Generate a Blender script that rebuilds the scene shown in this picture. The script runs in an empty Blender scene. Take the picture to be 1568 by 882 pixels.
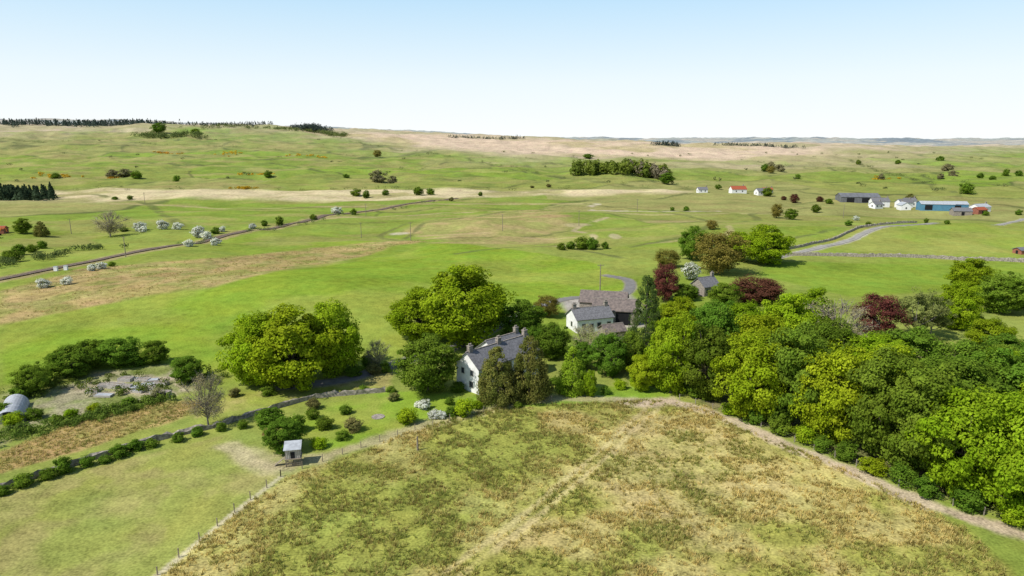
import bpy, math, numpy as np, mathutils
rng=np.random.default_rng(7)
col_=bpy.context.collection
# ---------------------------------------------------------------- noise / terrain
def hsh(i,j,s):
    v=np.sin(i*127.1+j*311.7+s*74.7)*43758.5453
    return v-np.floor(v)
def vn(x,y,s=0):
    i=np.floor(x);j=np.floor(y);fx=x-i;fy=y-j
    fx=fx*fx*(3-2*fx);fy=fy*fy*(3-2*fy)
    a=hsh(i,j,s);b=hsh(i+1,j,s);c=hsh(i,j+1,s);d=hsh(i+1,j+1,s)
    return (a*(1-fx)+b*fx)*(1-fy)+(c*(1-fx)+d*fx)*fy
def fbm(x,y,s=0,o=4):
    t=0;a=.5;n=0
    for k in range(o):
        t=t+a*vn(x,y,s+k);n+=a;a*=.5;x=x*2.03+11.3;y=y*2.03+5.7
    return t/n
def S(a,b,t):
    t=np.clip((t-a)/(b-a),0,1);return t*t*(3-2*t)
def G(x,y,cx,cy,rx,ry): return np.exp(-((x-cx)/rx)**2-((y-cy)/ry)**2)
def H(x,y):
    x=np.asarray(x,float);y=np.asarray(y,float)
    z=-6*S(210,430,y)
    z=z+np.interp(x,[-1300,-500,0,900,2500],[85,80,57,34,32])*S(600,1900,y)
    z=z-8*S(2000,2700,y)+np.interp(x,[-4000,-1500,0,1500,4000],[150,70,14,34,24])*S(2700,6200,y)
    z=z+3.5*G(x,y,-75,195,70,38)+7*G(x,y,215,330,110,70)+4*G(x,y,-25,400,45,35)+3*G(x,y,40,440,40,30)+5*G(x,y,-230,420,120,60)+4*G(x,y,110,360,50,40)
    z=z+(fbm(x/70,y/70,3)-.5)*np.interp(y,[0,130,300,600,1200,3000],[.3,.8,4,4,7,14])
    z=z+(fbm(x/400,y/400,9)-.5)*np.interp(y,[0,300,600,1500,4000,9000],[0,2,5,28,60,110])
    z=z+(fbm(x/45,y/32,15,3)-.5)*np.interp(y,[0,220,330,600,800,1200,2500],[0,0,3.5,4,8,10,8])
    return z
def h1(x,y): return float(H(x,y))
# ---------------------------------------------------------------- mesh helpers
def mk(name,V,Q,mats,mi=None,col=None,smooth=False,link=True):
    V=np.asarray(V,float);Q=np.asarray(Q,int)
    me=bpy.data.meshes.new(name)
    me.vertices.add(len(V));me.vertices.foreach_set('co',V.astype(np.float32).ravel())
    me.loops.add(Q.size);me.loops.foreach_set('vertex_index',Q.astype(np.int32).ravel())
    me.polygons.add(len(Q));me.polygons.foreach_set('loop_start',(np.arange(len(Q))*Q.shape[1]).astype(np.int32))
    for m in mats: me.materials.append(m)
    if mi is not None: me.polygons.foreach_set('material_index',np.asarray(mi,np.int32))
    me.polygons.foreach_set('use_smooth',np.full(len(Q),smooth))
    if col is not None:
        a=me.color_attributes.new('col','FLOAT_COLOR','POINT')
        c=np.ones((len(V),4),np.float32);c[:,:col.shape[1]]=col
        a.data.foreach_set('color',c.ravel())
    me.update(calc_edges=True)
    if not link: return me
    ob=bpy.data.objects.new(name,me);col_.objects.link(ob);return ob
def put(name,me,loc,scale=(1,1,1),rz=0,parent=None):
    ob=bpy.data.objects.new(name,me);col_.objects.link(ob)
    ob.location=loc;ob.scale=scale;ob.rotation_euler=(0,0,rz)
    if parent: ob.parent=parent
    return ob
# ---------------------------------------------------------------- materials
def mat(name,base,base2=None,scale=1.0,rough=.9,detail=4,bump=0.0,contrast=(.35,.65),spec=.15):
    m=bpy.data.materials.new(name);m.use_nodes=True;nt=m.node_tree;b=nt.nodes['Principled BSDF']
    b.inputs['Roughness'].default_value=rough;b.inputs['Specular IOR Level'].default_value=spec
    g=nt.nodes.new('ShaderNodeTexCoord')
    n=nt.nodes.new('ShaderNodeTexNoise');n.inputs['Scale'].default_value=scale;n.inputs['Detail'].default_value=detail
    nt.links.new(g.outputs['Object'],n.inputs['Vector'])
    r=nt.nodes.new('ShaderNodeValToRGB');r.color_ramp.elements[0].position=contrast[0];r.color_ramp.elements[1].position=contrast[1]
    base2=base2 or tuple(c*.7 for c in base)
    r.color_ramp.elements[0].color=(*base2,1);r.color_ramp.elements[1].color=(*base,1)
    nt.links.new(n.outputs[0],r.inputs[0]);nt.links.new(r.outputs[0],b.inputs['Base Color'])
    if bump:
        bp=nt.nodes.new('ShaderNodeBump');bp.inputs['Strength'].default_value=.6;bp.inputs['Distance'].default_value=bump
        nt.links.new(n.outputs[0],bp.inputs['Height']);nt.links.new(bp.outputs[0],b.inputs['Normal'])
    return m
def leafmat(name,tr=.3,gain=1.0):
    m=bpy.data.materials.new(name);m.use_nodes=True;nt=m.node_tree
    for n in list(nt.nodes): nt.nodes.remove(n)
    o=nt.nodes.new('ShaderNodeOutputMaterial');a=nt.nodes.new('ShaderNodeAttribute');a.attribute_name='col'
    oi=nt.nodes.new('ShaderNodeObjectInfo')
    hs=nt.nodes.new('ShaderNodeHueSaturation')
    mr=nt.nodes.new('ShaderNodeMapRange');mr.inputs[3].default_value=.49;mr.inputs[4].default_value=.522
    nt.links.new(oi.outputs['Random'],mr.inputs[0]);nt.links.new(mr.outputs[0],hs.inputs['Hue'])
    mv=nt.nodes.new('ShaderNodeMapRange');mv.inputs[3].default_value=.8*gain;mv.inputs[4].default_value=1.12*gain
    ml=nt.nodes.new('ShaderNodeMath');ml.operation='MULTIPLY';ml.inputs[1].default_value=7.31
    fr=nt.nodes.new('ShaderNodeMath');fr.operation='FRACT'
    nt.links.new(oi.outputs['Random'],ml.inputs[0]);nt.links.new(ml.outputs[0],fr.inputs[0]);nt.links.new(fr.outputs[0],mv.inputs[0]);nt.links.new(mv.outputs[0],hs.inputs['Value'])
    nt.links.new(a.outputs['Color'],hs.inputs['Color'])
    d=nt.nodes.new('ShaderNodeBsdfDiffuse');t=nt.nodes.new('ShaderNodeBsdfTranslucent');mx=nt.nodes.new('ShaderNodeMixShader');mx.inputs[0].default_value=tr
    nt.links.new(hs.outputs[0],d.inputs[0]);nt.links.new(hs.outputs[0],t.inputs[0])
    nt.links.new(d.outputs[0],mx.inputs[1]);nt.links.new(t.outputs[0],mx.inputs[2]);nt.links.new(mx.outputs[0],o.inputs[0])
    return m
M_leaf=leafmat('foliage',.38);M_grass=leafmat('rush_blades',.5)
M_bark=mat('bark',(.16,.13,.1),scale=6,bump=.02)
M_bare=mat('pale_bark',(.3,.26,.22),scale=6)
M_white=mat('white_render',(.82,.81,.79),(.7,.69,.66),scale=1.2,bump=.01)
M_slate=mat('slate',(.2,.195,.2),(.12,.118,.12),scale=2.5,rough=.7,bump=.03)
M_bslate=mat('brown_slate',(.22,.175,.15),(.12,.1,.09),scale=1.5,rough=.8,bump=.03)
M_stone=mat('stone',(.38,.33,.27),(.18,.155,.13),scale=3,bump=.06)
M_drystone=mat('drystone',(.4,.35,.28),(.17,.15,.12),scale=2.2,bump=.08)
M_dark=mat('dark_opening',(.02,.02,.022),scale=2)
M_glass=mat('window_glass',(.05,.06,.07),scale=1,rough=.15,spec=.5)
M_brick=mat('brick',(.35,.14,.09),scale=3)
M_red=mat('red_roof',(.38,.1,.05),scale=2)
M_blue=mat('blue_sheeting',(.1,.25,.36),(.08,.2,.3),scale=.5,rough=.6)
M_tin=mat('grey_sheeting',(.17,.175,.18),(.12,.12,.125),scale=.5,rough=.6)
M_ltin=mat('light_sheeting',(.45,.47,.48),(.32,.33,.34),scale=1.5,rough=.5)
M_wood=mat('weathered_timber',(.3,.25,.19),(.17,.14,.1),scale=5)
M_pale=mat('pale_timber',(.5,.47,.42),(.36,.33,.29),scale=6)
M_orange=mat('orange_paint',(.6,.2,.03),scale=2,rough=.5)
M_yellow=mat('yellow_paint',(.6,.4,.04),scale=2,rough=.5)
M_ballast=mat('ballast',(.2,.145,.105),(.12,.09,.065),scale=1.2,bump=.05)
M_rail=mat('rail_steel',(.15,.11,.08),scale=2,rough=.5)
M_road=mat('asphalt',(.21,.2,.18),(.16,.15,.135),scale=.7,bump=.01)
M_rubber=mat('rubber',(.03,.03,.03),scale=3)
# ---------------------------------------------------------------- ground
nr,nb=900,1000
r=np.geomspace(28,13500,nr);th=np.radians(np.linspace(-54,54,nb))
R,TH=np.meshgrid(r,th,indexing='ij')
X=(R*np.sin(TH)).ravel();Y=(R*np.cos(TH)).ravel();Z=H(X,Y)
C=np.zeros((len(X),3));A=np.full(len(X),.35)
def blend(mask,c,idx=None,rough=None):
    c=np.asarray(c,float)
    if idx is None: idx=slice(None)
    m=mask[:,None]
    C[idx]=C[idx]*(1-m)+c*m
    if rough is not None: A[idx]=A[idx]*(1-mask)+rough*mask
def segd(px,py,P,closed):
    P=np.array(P,float);n=len(P);d=np.full(px.shape,1e9)
    for i in range(n if closed else n-1):
        a=P[i];b=P[(i+1)%n];ab=b-a;t=np.clip(((px-a[0])*ab[0]+(py-a[1])*ab[1])/(ab@ab+1e-9),0,1)
        d=np.minimum(d,np.hypot(px-a[0]-t*ab[0],py-a[1]-t*ab[1]))
    return d
def inpoly(px,py,P):
    ins=np.zeros(px.shape,bool);n=len(P)
    for i in range(n):
        x1,y1=P[i];x2,y2=P[(i+1)%n]
        if y1==y2: continue
        c=((y1>py)!=(y2>py))&(px<(x2-x1)*(py-y1)/(y2-y1)+x1)
        ins^=c
    return ins
def pts(s): return [tuple(float(q) for q in t.split()) for t in s.split(',')]
def smooth(P,n=8):
    P=[np.array(p,float) for p in P];P=[2*P[0]-P[1]]+P+[2*P[-1]-P[-2]];o=[]
    for i in range(1,len(P)-2):
        for k in range(n):
            t=k/n;a,b,c,d=P[i-1],P[i],P[i+1],P[i+2]
            o.append(.5*((2*b)+(-a+c)*t+(2*a-5*b+4*c-d)*t*t+(-a+3*b-3*c+d)*t**3))
    o.append(P[-2]);return [tuple(q) for q in o]
def near(P,m):
    P=np.array(P);return np.where((X>P[:,0].min()-m)&(X<P[:,0].max()+m)&(Y>P[:,1].min()-m)&(Y<P[:,1].max()+m))[0]
def poly(P,c,soft=1.,jit=1.,js=8.,c2=None,c2s=10.,thr=.5,rough=None,alpha=1.):
    i=near(P,soft+jit+2);x=X[i];y=Y[i]
    d=segd(x,y,P,True);d=np.where(inpoly(x,y,P),d,-d)
    w=S(-soft,soft,d+jit*2*(fbm(x/js,y/js,21)-.5))*alpha
    c=np.asarray(c,float)[None]*np.ones((len(i),1))
    if c2 is not None:
        k=S(thr-.12,thr+.12,fbm(x/c2s,y/c2s,33,5))[:,None];c=c*(1-k)+np.asarray(c2)*k
    m=w[:,None];C[i]=C[i]*(1-m)+c*m
    if rough is not None: A[i]=A[i]*(1-w)+rough*w
def line(P,c,width=1.,soft=.6,jit=.3,alpha=1.,gaps=0.,rough=None):
    i=near(P,width+soft+3);x=X[i];y=Y[i];d=segd(x,y,P,False)
    w=(1-S(width/2,width/2+soft,d+jit*2*(fbm(x/3,y/3,5)-.5)))*alpha
    if gaps: w=w*S(gaps-.1,gaps+.1,fbm(x/12,y/12,77))
    m=w[:,None];C[i]=C[i]*(1-m)+np.asarray(c)*m
    if rough is not None: A[i]=A[i]*(1-w)+rough*w
g1=np.array((.185,.25,.036));g2=np.array((.22,.255,.055))
k=S(.35,.65,fbm(X/60,Y/60,41))[:,None];C[:]=g1*(1-k)+g2*k
wx=X/210+1.2*fbm(X/260,Y/260,51);wy=Y/150+1.2*fbm(X/240,Y/240,52)
f1=np.full(len(X),9.);f2=f1.copy();cid=np.zeros(len(X))
bi=np.floor(wx);bj=np.floor(wy)
for di in(-1,0,1):
    for dj in(-1,0,1):
        ci=bi+di;cj=bj+dj;d=np.hypot(ci+hsh(ci,cj,1)-wx,cj+hsh(ci,cj,2)-wy)
        nw=d<f1;f2=np.where(nw,f1,np.minimum(f2,d));cid=np.where(nw,hsh(ci,cj,3),cid);f1=np.where(nw,d,f1)
pal=np.array([(.175,.24,.04),(.205,.235,.055),(.18,.255,.038),(.235,.24,.075),(.215,.235,.06),(.175,.23,.042),(.25,.245,.085)])
fc=pal[(cid*6.99).astype(int)]
blend(S(300,460,Y)*.9,fc)
blend(S(.5,.66,fbm(X/38,Y/20,62,5))*S(250,330,Y)*(1-S(600,700,Y))*.5,(.28,.24,.09))
patch=S(.48,.62,fbm(X/55,Y/34,61,5))*S(500,800,Y)*(.38*S(300,-300,X)+.18)
blend(patch,(.3,.25,.1))
patch=S(.56,.68,fbm(X/30,Y/18,64,5))*S(600,800,Y)
blend(patch*.45,(.12,.155,.042))
blend((1-S(.015,.045,f2-f1))*S(350,500,Y)*(1-S(1500,2000,Y))*.7*S(.38,.5,fbm(X/40,Y/40,14)),(.08,.095,.035))
moorw=S(1250,1750,Y+(fbm(X/120,Y/120,71)-.5)*500-np.interp(X,[-1200,-500,0,500,1200],[0,200,-280,-330,300]))
kk=S(.42,.6,fbm(X/160,Y/110,72,5))[:,None]
blend(moorw*.92,np.array((.46,.36,.24))*(1-kk)+np.array((.34,.29,.15))*kk)
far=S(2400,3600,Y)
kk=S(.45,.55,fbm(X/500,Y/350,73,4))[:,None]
blend(far*.85,np.array((.27,.3,.28))*(1-kk)+np.array((.34,.32,.27))*kk)  # far hills paler and bluer: aerial haze painted into the land colour
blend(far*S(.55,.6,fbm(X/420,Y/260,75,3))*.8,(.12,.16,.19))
blend(S(600,2600,Y)*.12,(.46,.5,.5))  # distance haze mixed into the ground colour, growing with range
P=dict(
bright=pts('-125 161,-110 176,-85 192,-76 221,-43 307,-26 319,4 280,29 256,38 223,34 197,14 181,-4 161,-26 139,-31 127,-38.6 121.8,-54.5 121.7,-72 133,-96.3 121.7'),
brown=pts('-125 161,-110 177,-86 193,-77 231,-55 309,-39 322,-53 334,-89 304,-119 254,-152 235,-150 195'),
mound=pts('-61 367,-51 433,23 527,37 398,20 319,-25 310'),
marsh=pts('-517 694,-404 705,-220 694,180 687,170 649,10 632,-102 581,-277 603,-420 562'),
moor=pts('-562 1706,-380 1818,26 1749,588 1585,683 1332,403 1239,144 1327,-106 1342,-453 1599'),
paddock=pts('-66.1 80.6,-58.3 88.6,-44.4 99.7,-39.1 93.9,-31.6 85.8,-37.5 64.1,-40 55,-80 55'),
rush=pts('-37.5 64.1,-31.3 84.9,-21.7 94,-15.1 102.2,-2.7 110.3,23.3 114.5,34.3 112.1,35.6 103.7,44.2 91.9,49.2 83.3,53.9 73.2,52 55,-34 50'),
lawn=pts('-36.4 91.7,-37.5 103.5,-32.5 112.6,-22 118.2,-2.9 121.5,9.3 121.7,34.6 119.9,35.5 114.5,23 113.6,-2.7 110.3,-15 102,-22 96'),
hay=pts('-75.7 93.6,-72.2 103.2,-64.5 112.7,-52.7 114.4,-53.5 108.4,-60.8 98.1,-70.7 86.8'),
hayg=pts('-53.2 115.7,-24 131,-22.6 121.6,-41.4 112,-52.5 106.2'),
allot=pts('-77.7 96.3,-76.7 103.7,-64.2 112.1,-55.8 121.7,-70 133,-83 129,-86.7 118.4,-93.8 118.4'),
yard=pts('14 189,35 202,35 162,15 156'),
rfield=pts('104 259,188 247,315 419,253 428,128 285'),
rfield2=pts('96 251,181 237,159 207,98 193,83 228'),
rail=pts('-172 195,-166 215,-161 235,-155 262,-150 295,-145 340,-131 397,-106 494,-48 603'),
lane=pts('-43.3 121,-33 124.1,-28 129,-22 136,-12 146,3 173,16 191,32 195,38 217,32 227'),
lane2=pts('102 259,125 278,146 294,176 325,214 341,342 455'),
wallR=pts('105 263,130 261,160 256,186 245,215 238'),
path=pts('23 112.7,28.3 113.6,35.4 106.4,41.2 96.3,47.1 87.9,51.6 80,59.7 71.8,66 64'),
worn=pts('-42.5 95,-33.5 88.7,-22.2 96.3,-15.1 102.2,-2.7 110.3,8.9 115.1,23.2 113.6'),
track=pts('24.3 110.6,18.2 101.1,14.2 94.1,6.5 82.5,1.3 74.6,-6.5 64.1,-14 54'),
fence=pts('-31.6 85.8,-34.9 74.3,-37.5 64.1,-40 54'),
wallL=pts('-72 77,-67.4 82.3,-64.6 85.8,-61 90.1,-54.4 97.3,-47.5 102.2,-42.4 108.5,-35.5 115.1,-23.2 118.2'),
b1=pts('-54 342,-50 421,23 527,167 639'),b2=pts('-23 280,19 306,46 254'),b3=pts('117 296,159 327,211 330'),
b4=pts('-1004 1370,-600 1324,-300 1213,40 1180'),b5=pts('-453 1599,-95 1199,61 843,143 699'),
b6=pts('105 1301,148 942,180 687'),b7=pts('403 1239,490 1006,534 718'),b8=pts('611 1260,483 829,426 654'))
poly(P['marsh'],(.5,.42,.24),12,8,30,c2=(.31,.28,.12),c2s=35,thr=.58,rough=.6)
poly(P['moor'],(.5,.39,.27),60,50,150,c2=(.38,.32,.17),c2s=120,thr=.55,rough=.6)
poly(P['mound'],(.27,.255,.085),8,8,25,c2=(.35,.27,.12),c2s=14,thr=.54,rough=.6,alpha=.85)
poly(P['brown'],(.27,.225,.075),3,5,14,c2=(.38,.28,.13),c2s=9,thr=.52,rough=1)
poly(P['brown'],(.17,.21,.045),3,5,14,c2=(.33,.25,.1),c2s=7,thr=.48,rough=1,alpha=.55)
poly(P['bright'],(.185,.265,.03),1.5,1.5,10,c2=(.225,.27,.045),c2s=25,thr=.52,rough=.45)
poly(P['rfield'],(.205,.26,.045),2,1,10,c2=(.24,.26,.06),c2s=30,rough=.3)
poly(P['rfield2'],(.175,.25,.032),2,1,10,rough=.3)
poly(P['paddock'],(.235,.255,.06),.7,.8,5,c2=(.28,.26,.085),c2s=7,thr=.55,rough=.55)
poly(P['rush'],(.265,.265,.058),.8,1,6,c2=(.38,.325,.115),c2s=8,thr=.52,rough=1)
poly(pts('8 84,20 104,32 108,40 95,36 84,22 72'),(.46,.37,.16),4,5,5,alpha=.5,rough=1)
poly(pts('-32 66,-28 82,-14 98,0 104,8 96,0 78,-10 66'),(.22,.255,.05),5,6,5,alpha=.45,rough=1)
poly(P['lawn'],(.19,.285,.032),.6,.6,4,c2=(.24,.28,.05),c2s=8,thr=.55,rough=.3)
poly(P['hayg'],(.24,.27,.05),.7,.8,4,c2=(.3,.27,.09),c2s=7,rough=.6)
poly(P['hay'],(.35,.25,.1),.8,1.2,4,c2=(.26,.235,.07),c2s=3,thr=.55,rough=.8)
poly(P['allot'],(.17,.2,.055),1.5,2,6,c2=(.3,.27,.16),c2s=5,thr=.54,rough=1)
poly(P['yard'],(.34,.31,.26),1.5,1,5,c2=(.25,.25,.12),c2s=6,thr=.55,rough=.6)
poly(pts('-80 118,-72 117,-62 114,-58 119,-66 127,-76 126'),(.42,.35,.24),1,2,3,c2=(.22,.23,.09),c2s=2.5,thr=.52,rough=1)
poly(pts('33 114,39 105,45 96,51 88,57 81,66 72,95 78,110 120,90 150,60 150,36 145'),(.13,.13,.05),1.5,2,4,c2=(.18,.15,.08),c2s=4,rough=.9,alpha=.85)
for k_,w_,a_ in(('b1',2.,.7),('b2',2.,.7),('b3',2,.7),('b4',6,.6),('b5',6,.6),('b6',5,.6),('b7',4,.6),('b8',4,.6)):
    line(P[k_],(.11,.125,.045),w_,w_*.6,w_*.3,alpha=a_,gaps=.38)
for s_,c_,w_ in (('-330 560,-180 520,-60 545,60 560',(.36,.3,.14),4),('-120 430,-60 470,10 490,110 470,190 480',(.38,.32,.15),3),('20 300,40 330,34 380,60 430',(.42,.34,.2),1.6),('60 300,100 320,110 345',(.38,.32,.15),1.6),('-60 330,-20 345,30 335',(.38,.3,.15),1.5),('-400 650,-300 560,-230 450,-190 390',(.12,.135,.045),3),('230 560,320 620,420 600',(.12,.135,.045),3),('-200 500,-120 520,-20 610',(.12,.135,.045),3),('70 560,60 520,95 490,150 500',(.46,.4,.28),3),('100 400,150 420,170 480,230 520',(.12,.135,.045),2.5),('-60 420,-70 360,-50 335,10 345,34 380',(.14,.15,.05),1.8),('48 290,90 330,120 400,110 480,60 560',(.12,.135,.045),2.2)):
    line(smooth(pts(s_)),c_,w_,w_,w_*.4,alpha=.75,gaps=.36)
bare=(.41,.33,.22)
line(smooth(P['path']),bare,1.9,.9,.9,.95,rough=.9)
line(smooth(P['worn']),(.38,.32,.18),1.5,1.5,1.2,.75,rough=.9)
poly(pts('-44 95,-36 95,-30 87,-34 86'),(.4,.34,.2),1.5,2,3,alpha=.6,rough=.9)
poly(pts('19 115,29 116,30 112.5,20 111'),(.42,.34,.23),1,1.6,3,alpha=.8,rough=.9)
tr=np.array(smooth(P['track']));tn=np.gradient(tr,axis=0);tn/=np.linalg.norm(tn,axis=1)[:,None];nn=np.stack([tn[:,1],-tn[:,0]],1)
for o_ in(-.85,.85): line([tuple(q) for q in tr+nn*o_],(.47,.39,.18),.4,.5,.5,.7,gaps=.33)
line(P['fence'],(.46,.4,.27),.35,.45,.25,.8)
line([tuple(q) for q in np.array(smooth(P['hay'][:4]))+(0,1.2)],(.19,.24,.05),1,1,.5,.8)
line(smooth(P['lane']),(.26,.235,.18),3.2,.8,.4,1.)
line(smooth(P['lane2']),(.38,.35,.29),3.5,1.,.5,1.)
line(smooth(P['rail']),(.3,.24,.12),8,3,2,.8,rough=1)
line(pts('-220 380,-180 352,-120 398,-60 420'),(.12,.135,.045),1.5,1,.5,.6,gaps=.3)
for cx,cy,rx,ry,cc in((-30,352,22,5,(.37,.28,.14)),(24,430,14,9,(.33,.23,.11)),(38,400,9,6,(.4,.32,.18)),(-60,366,6,5,(.48,.42,.31)),(-20,318,20,4,(.35,.28,.12)),(50,330,3,9,(.4,.33,.2)),(96,410,20,8,(.35,.29,.13))):
    i=near([(cx-rx*2,cy-ry*2),(cx+rx*2,cy+ry*2)],1)
    w=S(.3,.6,G(X[i],Y[i],cx,cy,rx,ry)+.5*(fbm(X[i]/6,Y[i]/6,88)-.5));C[i]=C[i]*(1-.7*w[:,None])+np.array(cc)*.7*w[:,None]
I=np.arange(nr*nb).reshape(nr,nb)
Q=np.stack([I[:-1,:-1],I[:-1,1:],I[1:,1:],I[1:,:-1]],-1).reshape(-1,4)[:,::-1]
mg=bpy.data.materials.new('pasture');mg.use_nodes=True;nt=mg.node_tree;b=nt.nodes['Principled BSDF'];b.inputs['Roughness'].default_value=1;b.inputs['Specular IOR Level'].default_value=0
at=nt.nodes.new('ShaderNodeAttribute');at.attribute_name='col';ge=nt.nodes.new('ShaderNodeNewGeometry')
def nz(sc,de):
    n=nt.nodes.new('ShaderNodeTexNoise');n.inputs['Scale'].default_value=sc;n.inputs['Detail'].default_value=de;nt.links.new(ge.outputs['Position'],n.inputs['Vector']);return n.outputs[0]
def mth(op,a,b_=None,c=None):
    n=nt.nodes.new('ShaderNodeMath');n.operation=op
    for i,v in enumerate((a,b_,c)):
        if v is None: continue
        if isinstance(v,(int,float)): n.inputs[i].default_value=v
        else: nt.links.new(v,n.inputs[i])
    return n.outputs[0]
na,nb_,nc=nz(.035,6),nz(.4,5),nz(3.2,4)
f=mth('MULTIPLY_ADD',na,.9,.56)
f=mth('ADD',f,mth('MULTIPLY',mth('SUBTRACT',nb_,.5),mth('MULTIPLY_ADD',at.outputs['Alpha'],1.0,.4)))
f=mth('ADD',f,mth('MULTIPLY',mth('SUBTRACT',nc,.5),mth('MULTIPLY_ADD',at.outputs['Alpha'],1.2,.7)))
f=mth('MAXIMUM',f,.3)
vm=nt.nodes.new('ShaderNodeVectorMath');vm.operation='SCALE';nt.links.new(at.outputs['Color'],vm.inputs[0]);nt.links.new(f,vm.inputs['Scale'])
hs=nt.nodes.new('ShaderNodeHueSaturation');nt.links.new(vm.outputs[0],hs.inputs['Color']);nt.links.new(mth('MULTIPLY_ADD',nz(.11,3),-.06,.527),hs.inputs['Hue'])
nt.links.new(hs.outputs[0],b.inputs['Base Color'])
bp=nt.nodes.new('ShaderNodeBump');bp.inputs['Strength'].default_value=.5;bp.inputs['Distance'].default_value=.3;nt.links.new(nb_,bp.inputs['Height'])
bp2=nt.nodes.new('ShaderNodeBump');bp2.inputs['Strength'].default_value=.6;bp2.inputs['Distance'].default_value=3.;nt.links.new(na,bp2.inputs['Height']);nt.links.new(bp.outputs[0],bp2.inputs['Normal']);nt.links.new(bp2.outputs[0],b.inputs['Normal'])
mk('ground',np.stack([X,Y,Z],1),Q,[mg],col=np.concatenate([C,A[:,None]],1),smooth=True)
# ---------------------------------------------------------------- ribbons, walls, fences
def ribbon(name,P,w,off,m,offs=0.,step=1.5):
    P=np.array(P);L=np.r_[0,np.cumsum(np.hypot(*np.diff(P,axis=0).T))];n=max(2,int(L[-1]/step));s=np.linspace(0,L[-1],n)
    c=np.stack([np.interp(s,L,P[:,0]),np.interp(s,L,P[:,1])],1);t=np.gradient(c,axis=0);t/=np.linalg.norm(t,axis=1)[:,None];nn=np.stack([t[:,1],-t[:,0]],1)
    V=[];K=5
    for k in range(K):
        q=c+nn*(offs+w*(k/(K-1)-.5));V.append(np.c_[q,H(q[:,0],q[:,1])+off])
    V=np.stack(V,1).reshape(-1,3);I=np.arange(n*K).reshape(n,K)
    Q=np.stack([I[:-1,:-1],I[:-1,1:],I[1:,1:],I[1:,:-1]],-1).reshape(-1,4)[:,::-1]
    return mk(name,V,Q,[m],smooth=True)
ribbon('country_lane',smooth(P['lane']),3.,.07,M_road)
ribbon('farm_road',smooth(P['lane2']),2.8,.12,mat('worn_asphalt',(.34,.32,.28),scale=.6))
def emp(name,loc=(0,0,0),rz=0):
    e=bpy.data.objects.new(name,None);col_.objects.link(e);e.location=loc;e.rotation_euler=(0,0,rz);return e
rw=emp('railway_track');rs=smooth(P['rail'])
a_=ribbon('ballast_bed',rs,3.8,.3,M_ballast);a_.parent=rw
for o_ in(-1.5,-.2,.2,1.5):
    q=ribbon('rail',rs,.1,.48,M_rail,offs=o_);q.parent=rw
def wall(name,P,h,t,m,jit=.15,step=.8,off=0.):
    P=np.array(P);L=np.r_[0,np.cumsum(np.hypot(*np.diff(P,axis=0).T))];n=max(2,int(L[-1]/step));s=np.linspace(0,L[-1],n)
    c=np.stack([np.interp(s,L,P[:,0]),np.interp(s,L,P[:,1])],1);tt=np.gradient(c,axis=0);tt/=np.linalg.norm(tt,axis=1)[:,None];nn=np.stack([tt[:,1],-tt[:,0]],1)
    V=[]
    for sx,top in((-1,0),(-.75,1),(.75,1),(1,0)):
        q=c+nn*(sx*t/2+rng.normal(0,.03,(n,1)));z=H(q[:,0],q[:,1])-.15+(h+rng.normal(0,jit,n)*.5 if top else 0);V.append(np.c_[q,z+off])
    V=np.stack(V,1).reshape(-1,3);I=np.arange(n*4).reshape(n,4)
    Q=np.stack([I[:-1,:-1],I[:-1,1:],I[1:,1:],I[1:,:-1]],-1).reshape(-1,4)[:,::-1]
    return mk(name,V,Q,[m])
wall('drystone_wall',P['wallL'],.95,.5,M_drystone,.35)
wall('drystone_wall',P['wallR'],1.4,.8,M_drystone,.3)
wall('drystone_wall',pts('96 246,110 274,140 296,170 330,205 345'),1.2,.7,M_drystone,.3)
def box(x0,x1,y0,y1,z0,z1): return (np.array([(x0,y0,z0),(x1,y0,z0),(x1,y1,z0),(x0,y1,z0),(x0,y0,z1),(x1,y0,z1),(x1,y1,z1),(x0,y1,z1)],float),np.array([(0,3,2,1),(4,5,6,7),(0,1,5,4),(1,2,6,5),(2,3,7,6),(3,0,4,7)]))
def join(bs):
    V=[];Q=[];n=0
    for v,q in bs: V.append(v);Q.append(q+n);n+=len(v)
    return np.concatenate(V),np.concatenate(Q)
def fence(name,P,m,hh=1.1,step=3.2,wires=True):
    P=np.array(P);L=np.r_[0,np.cumsum(np.hypot(*np.diff(P,axis=0).T))];s=np.arange(0,L[-1],step);bs=[];pv=None
    for q in s:
        x=np.interp(q,L,P[:,0])+rng.normal(0,.05);y=np.interp(q,L,P[:,1]);z=h1(x,y);bs.append(box(x-.05,x+.05,y-.05,y+.05,z-.2,z+hh+rng.normal(0,.06)))
        if wires and pv:
            for k in(.4,.75,1.02):
                a=np.array((pv[0],pv[1],pv[2]+k));c=np.array((x,y,z+k));V=np.array([a,c,c+(0,0,.008),a+(0,0,.008)]);bs.append((V,np.array([(0,1,2,3)])))
        pv=(x,y,z)
    V,Q=join(bs);return mk(name,V,Q,[m])
M_post=mat('fence_post',(.36,.32,.27),(.22,.19,.15),scale=4)
fence('wire_fence',np.array(smooth(P['path'][1:]))+(1.5,1.0),M_post)
fence('wire_fence',P['fence'],M_wood)
fence('wire_fence',[(-31.6,85.8),(-22,95.6),(-15,101.6),(-3,109.8),(9,114.2)],M_wood)
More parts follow.
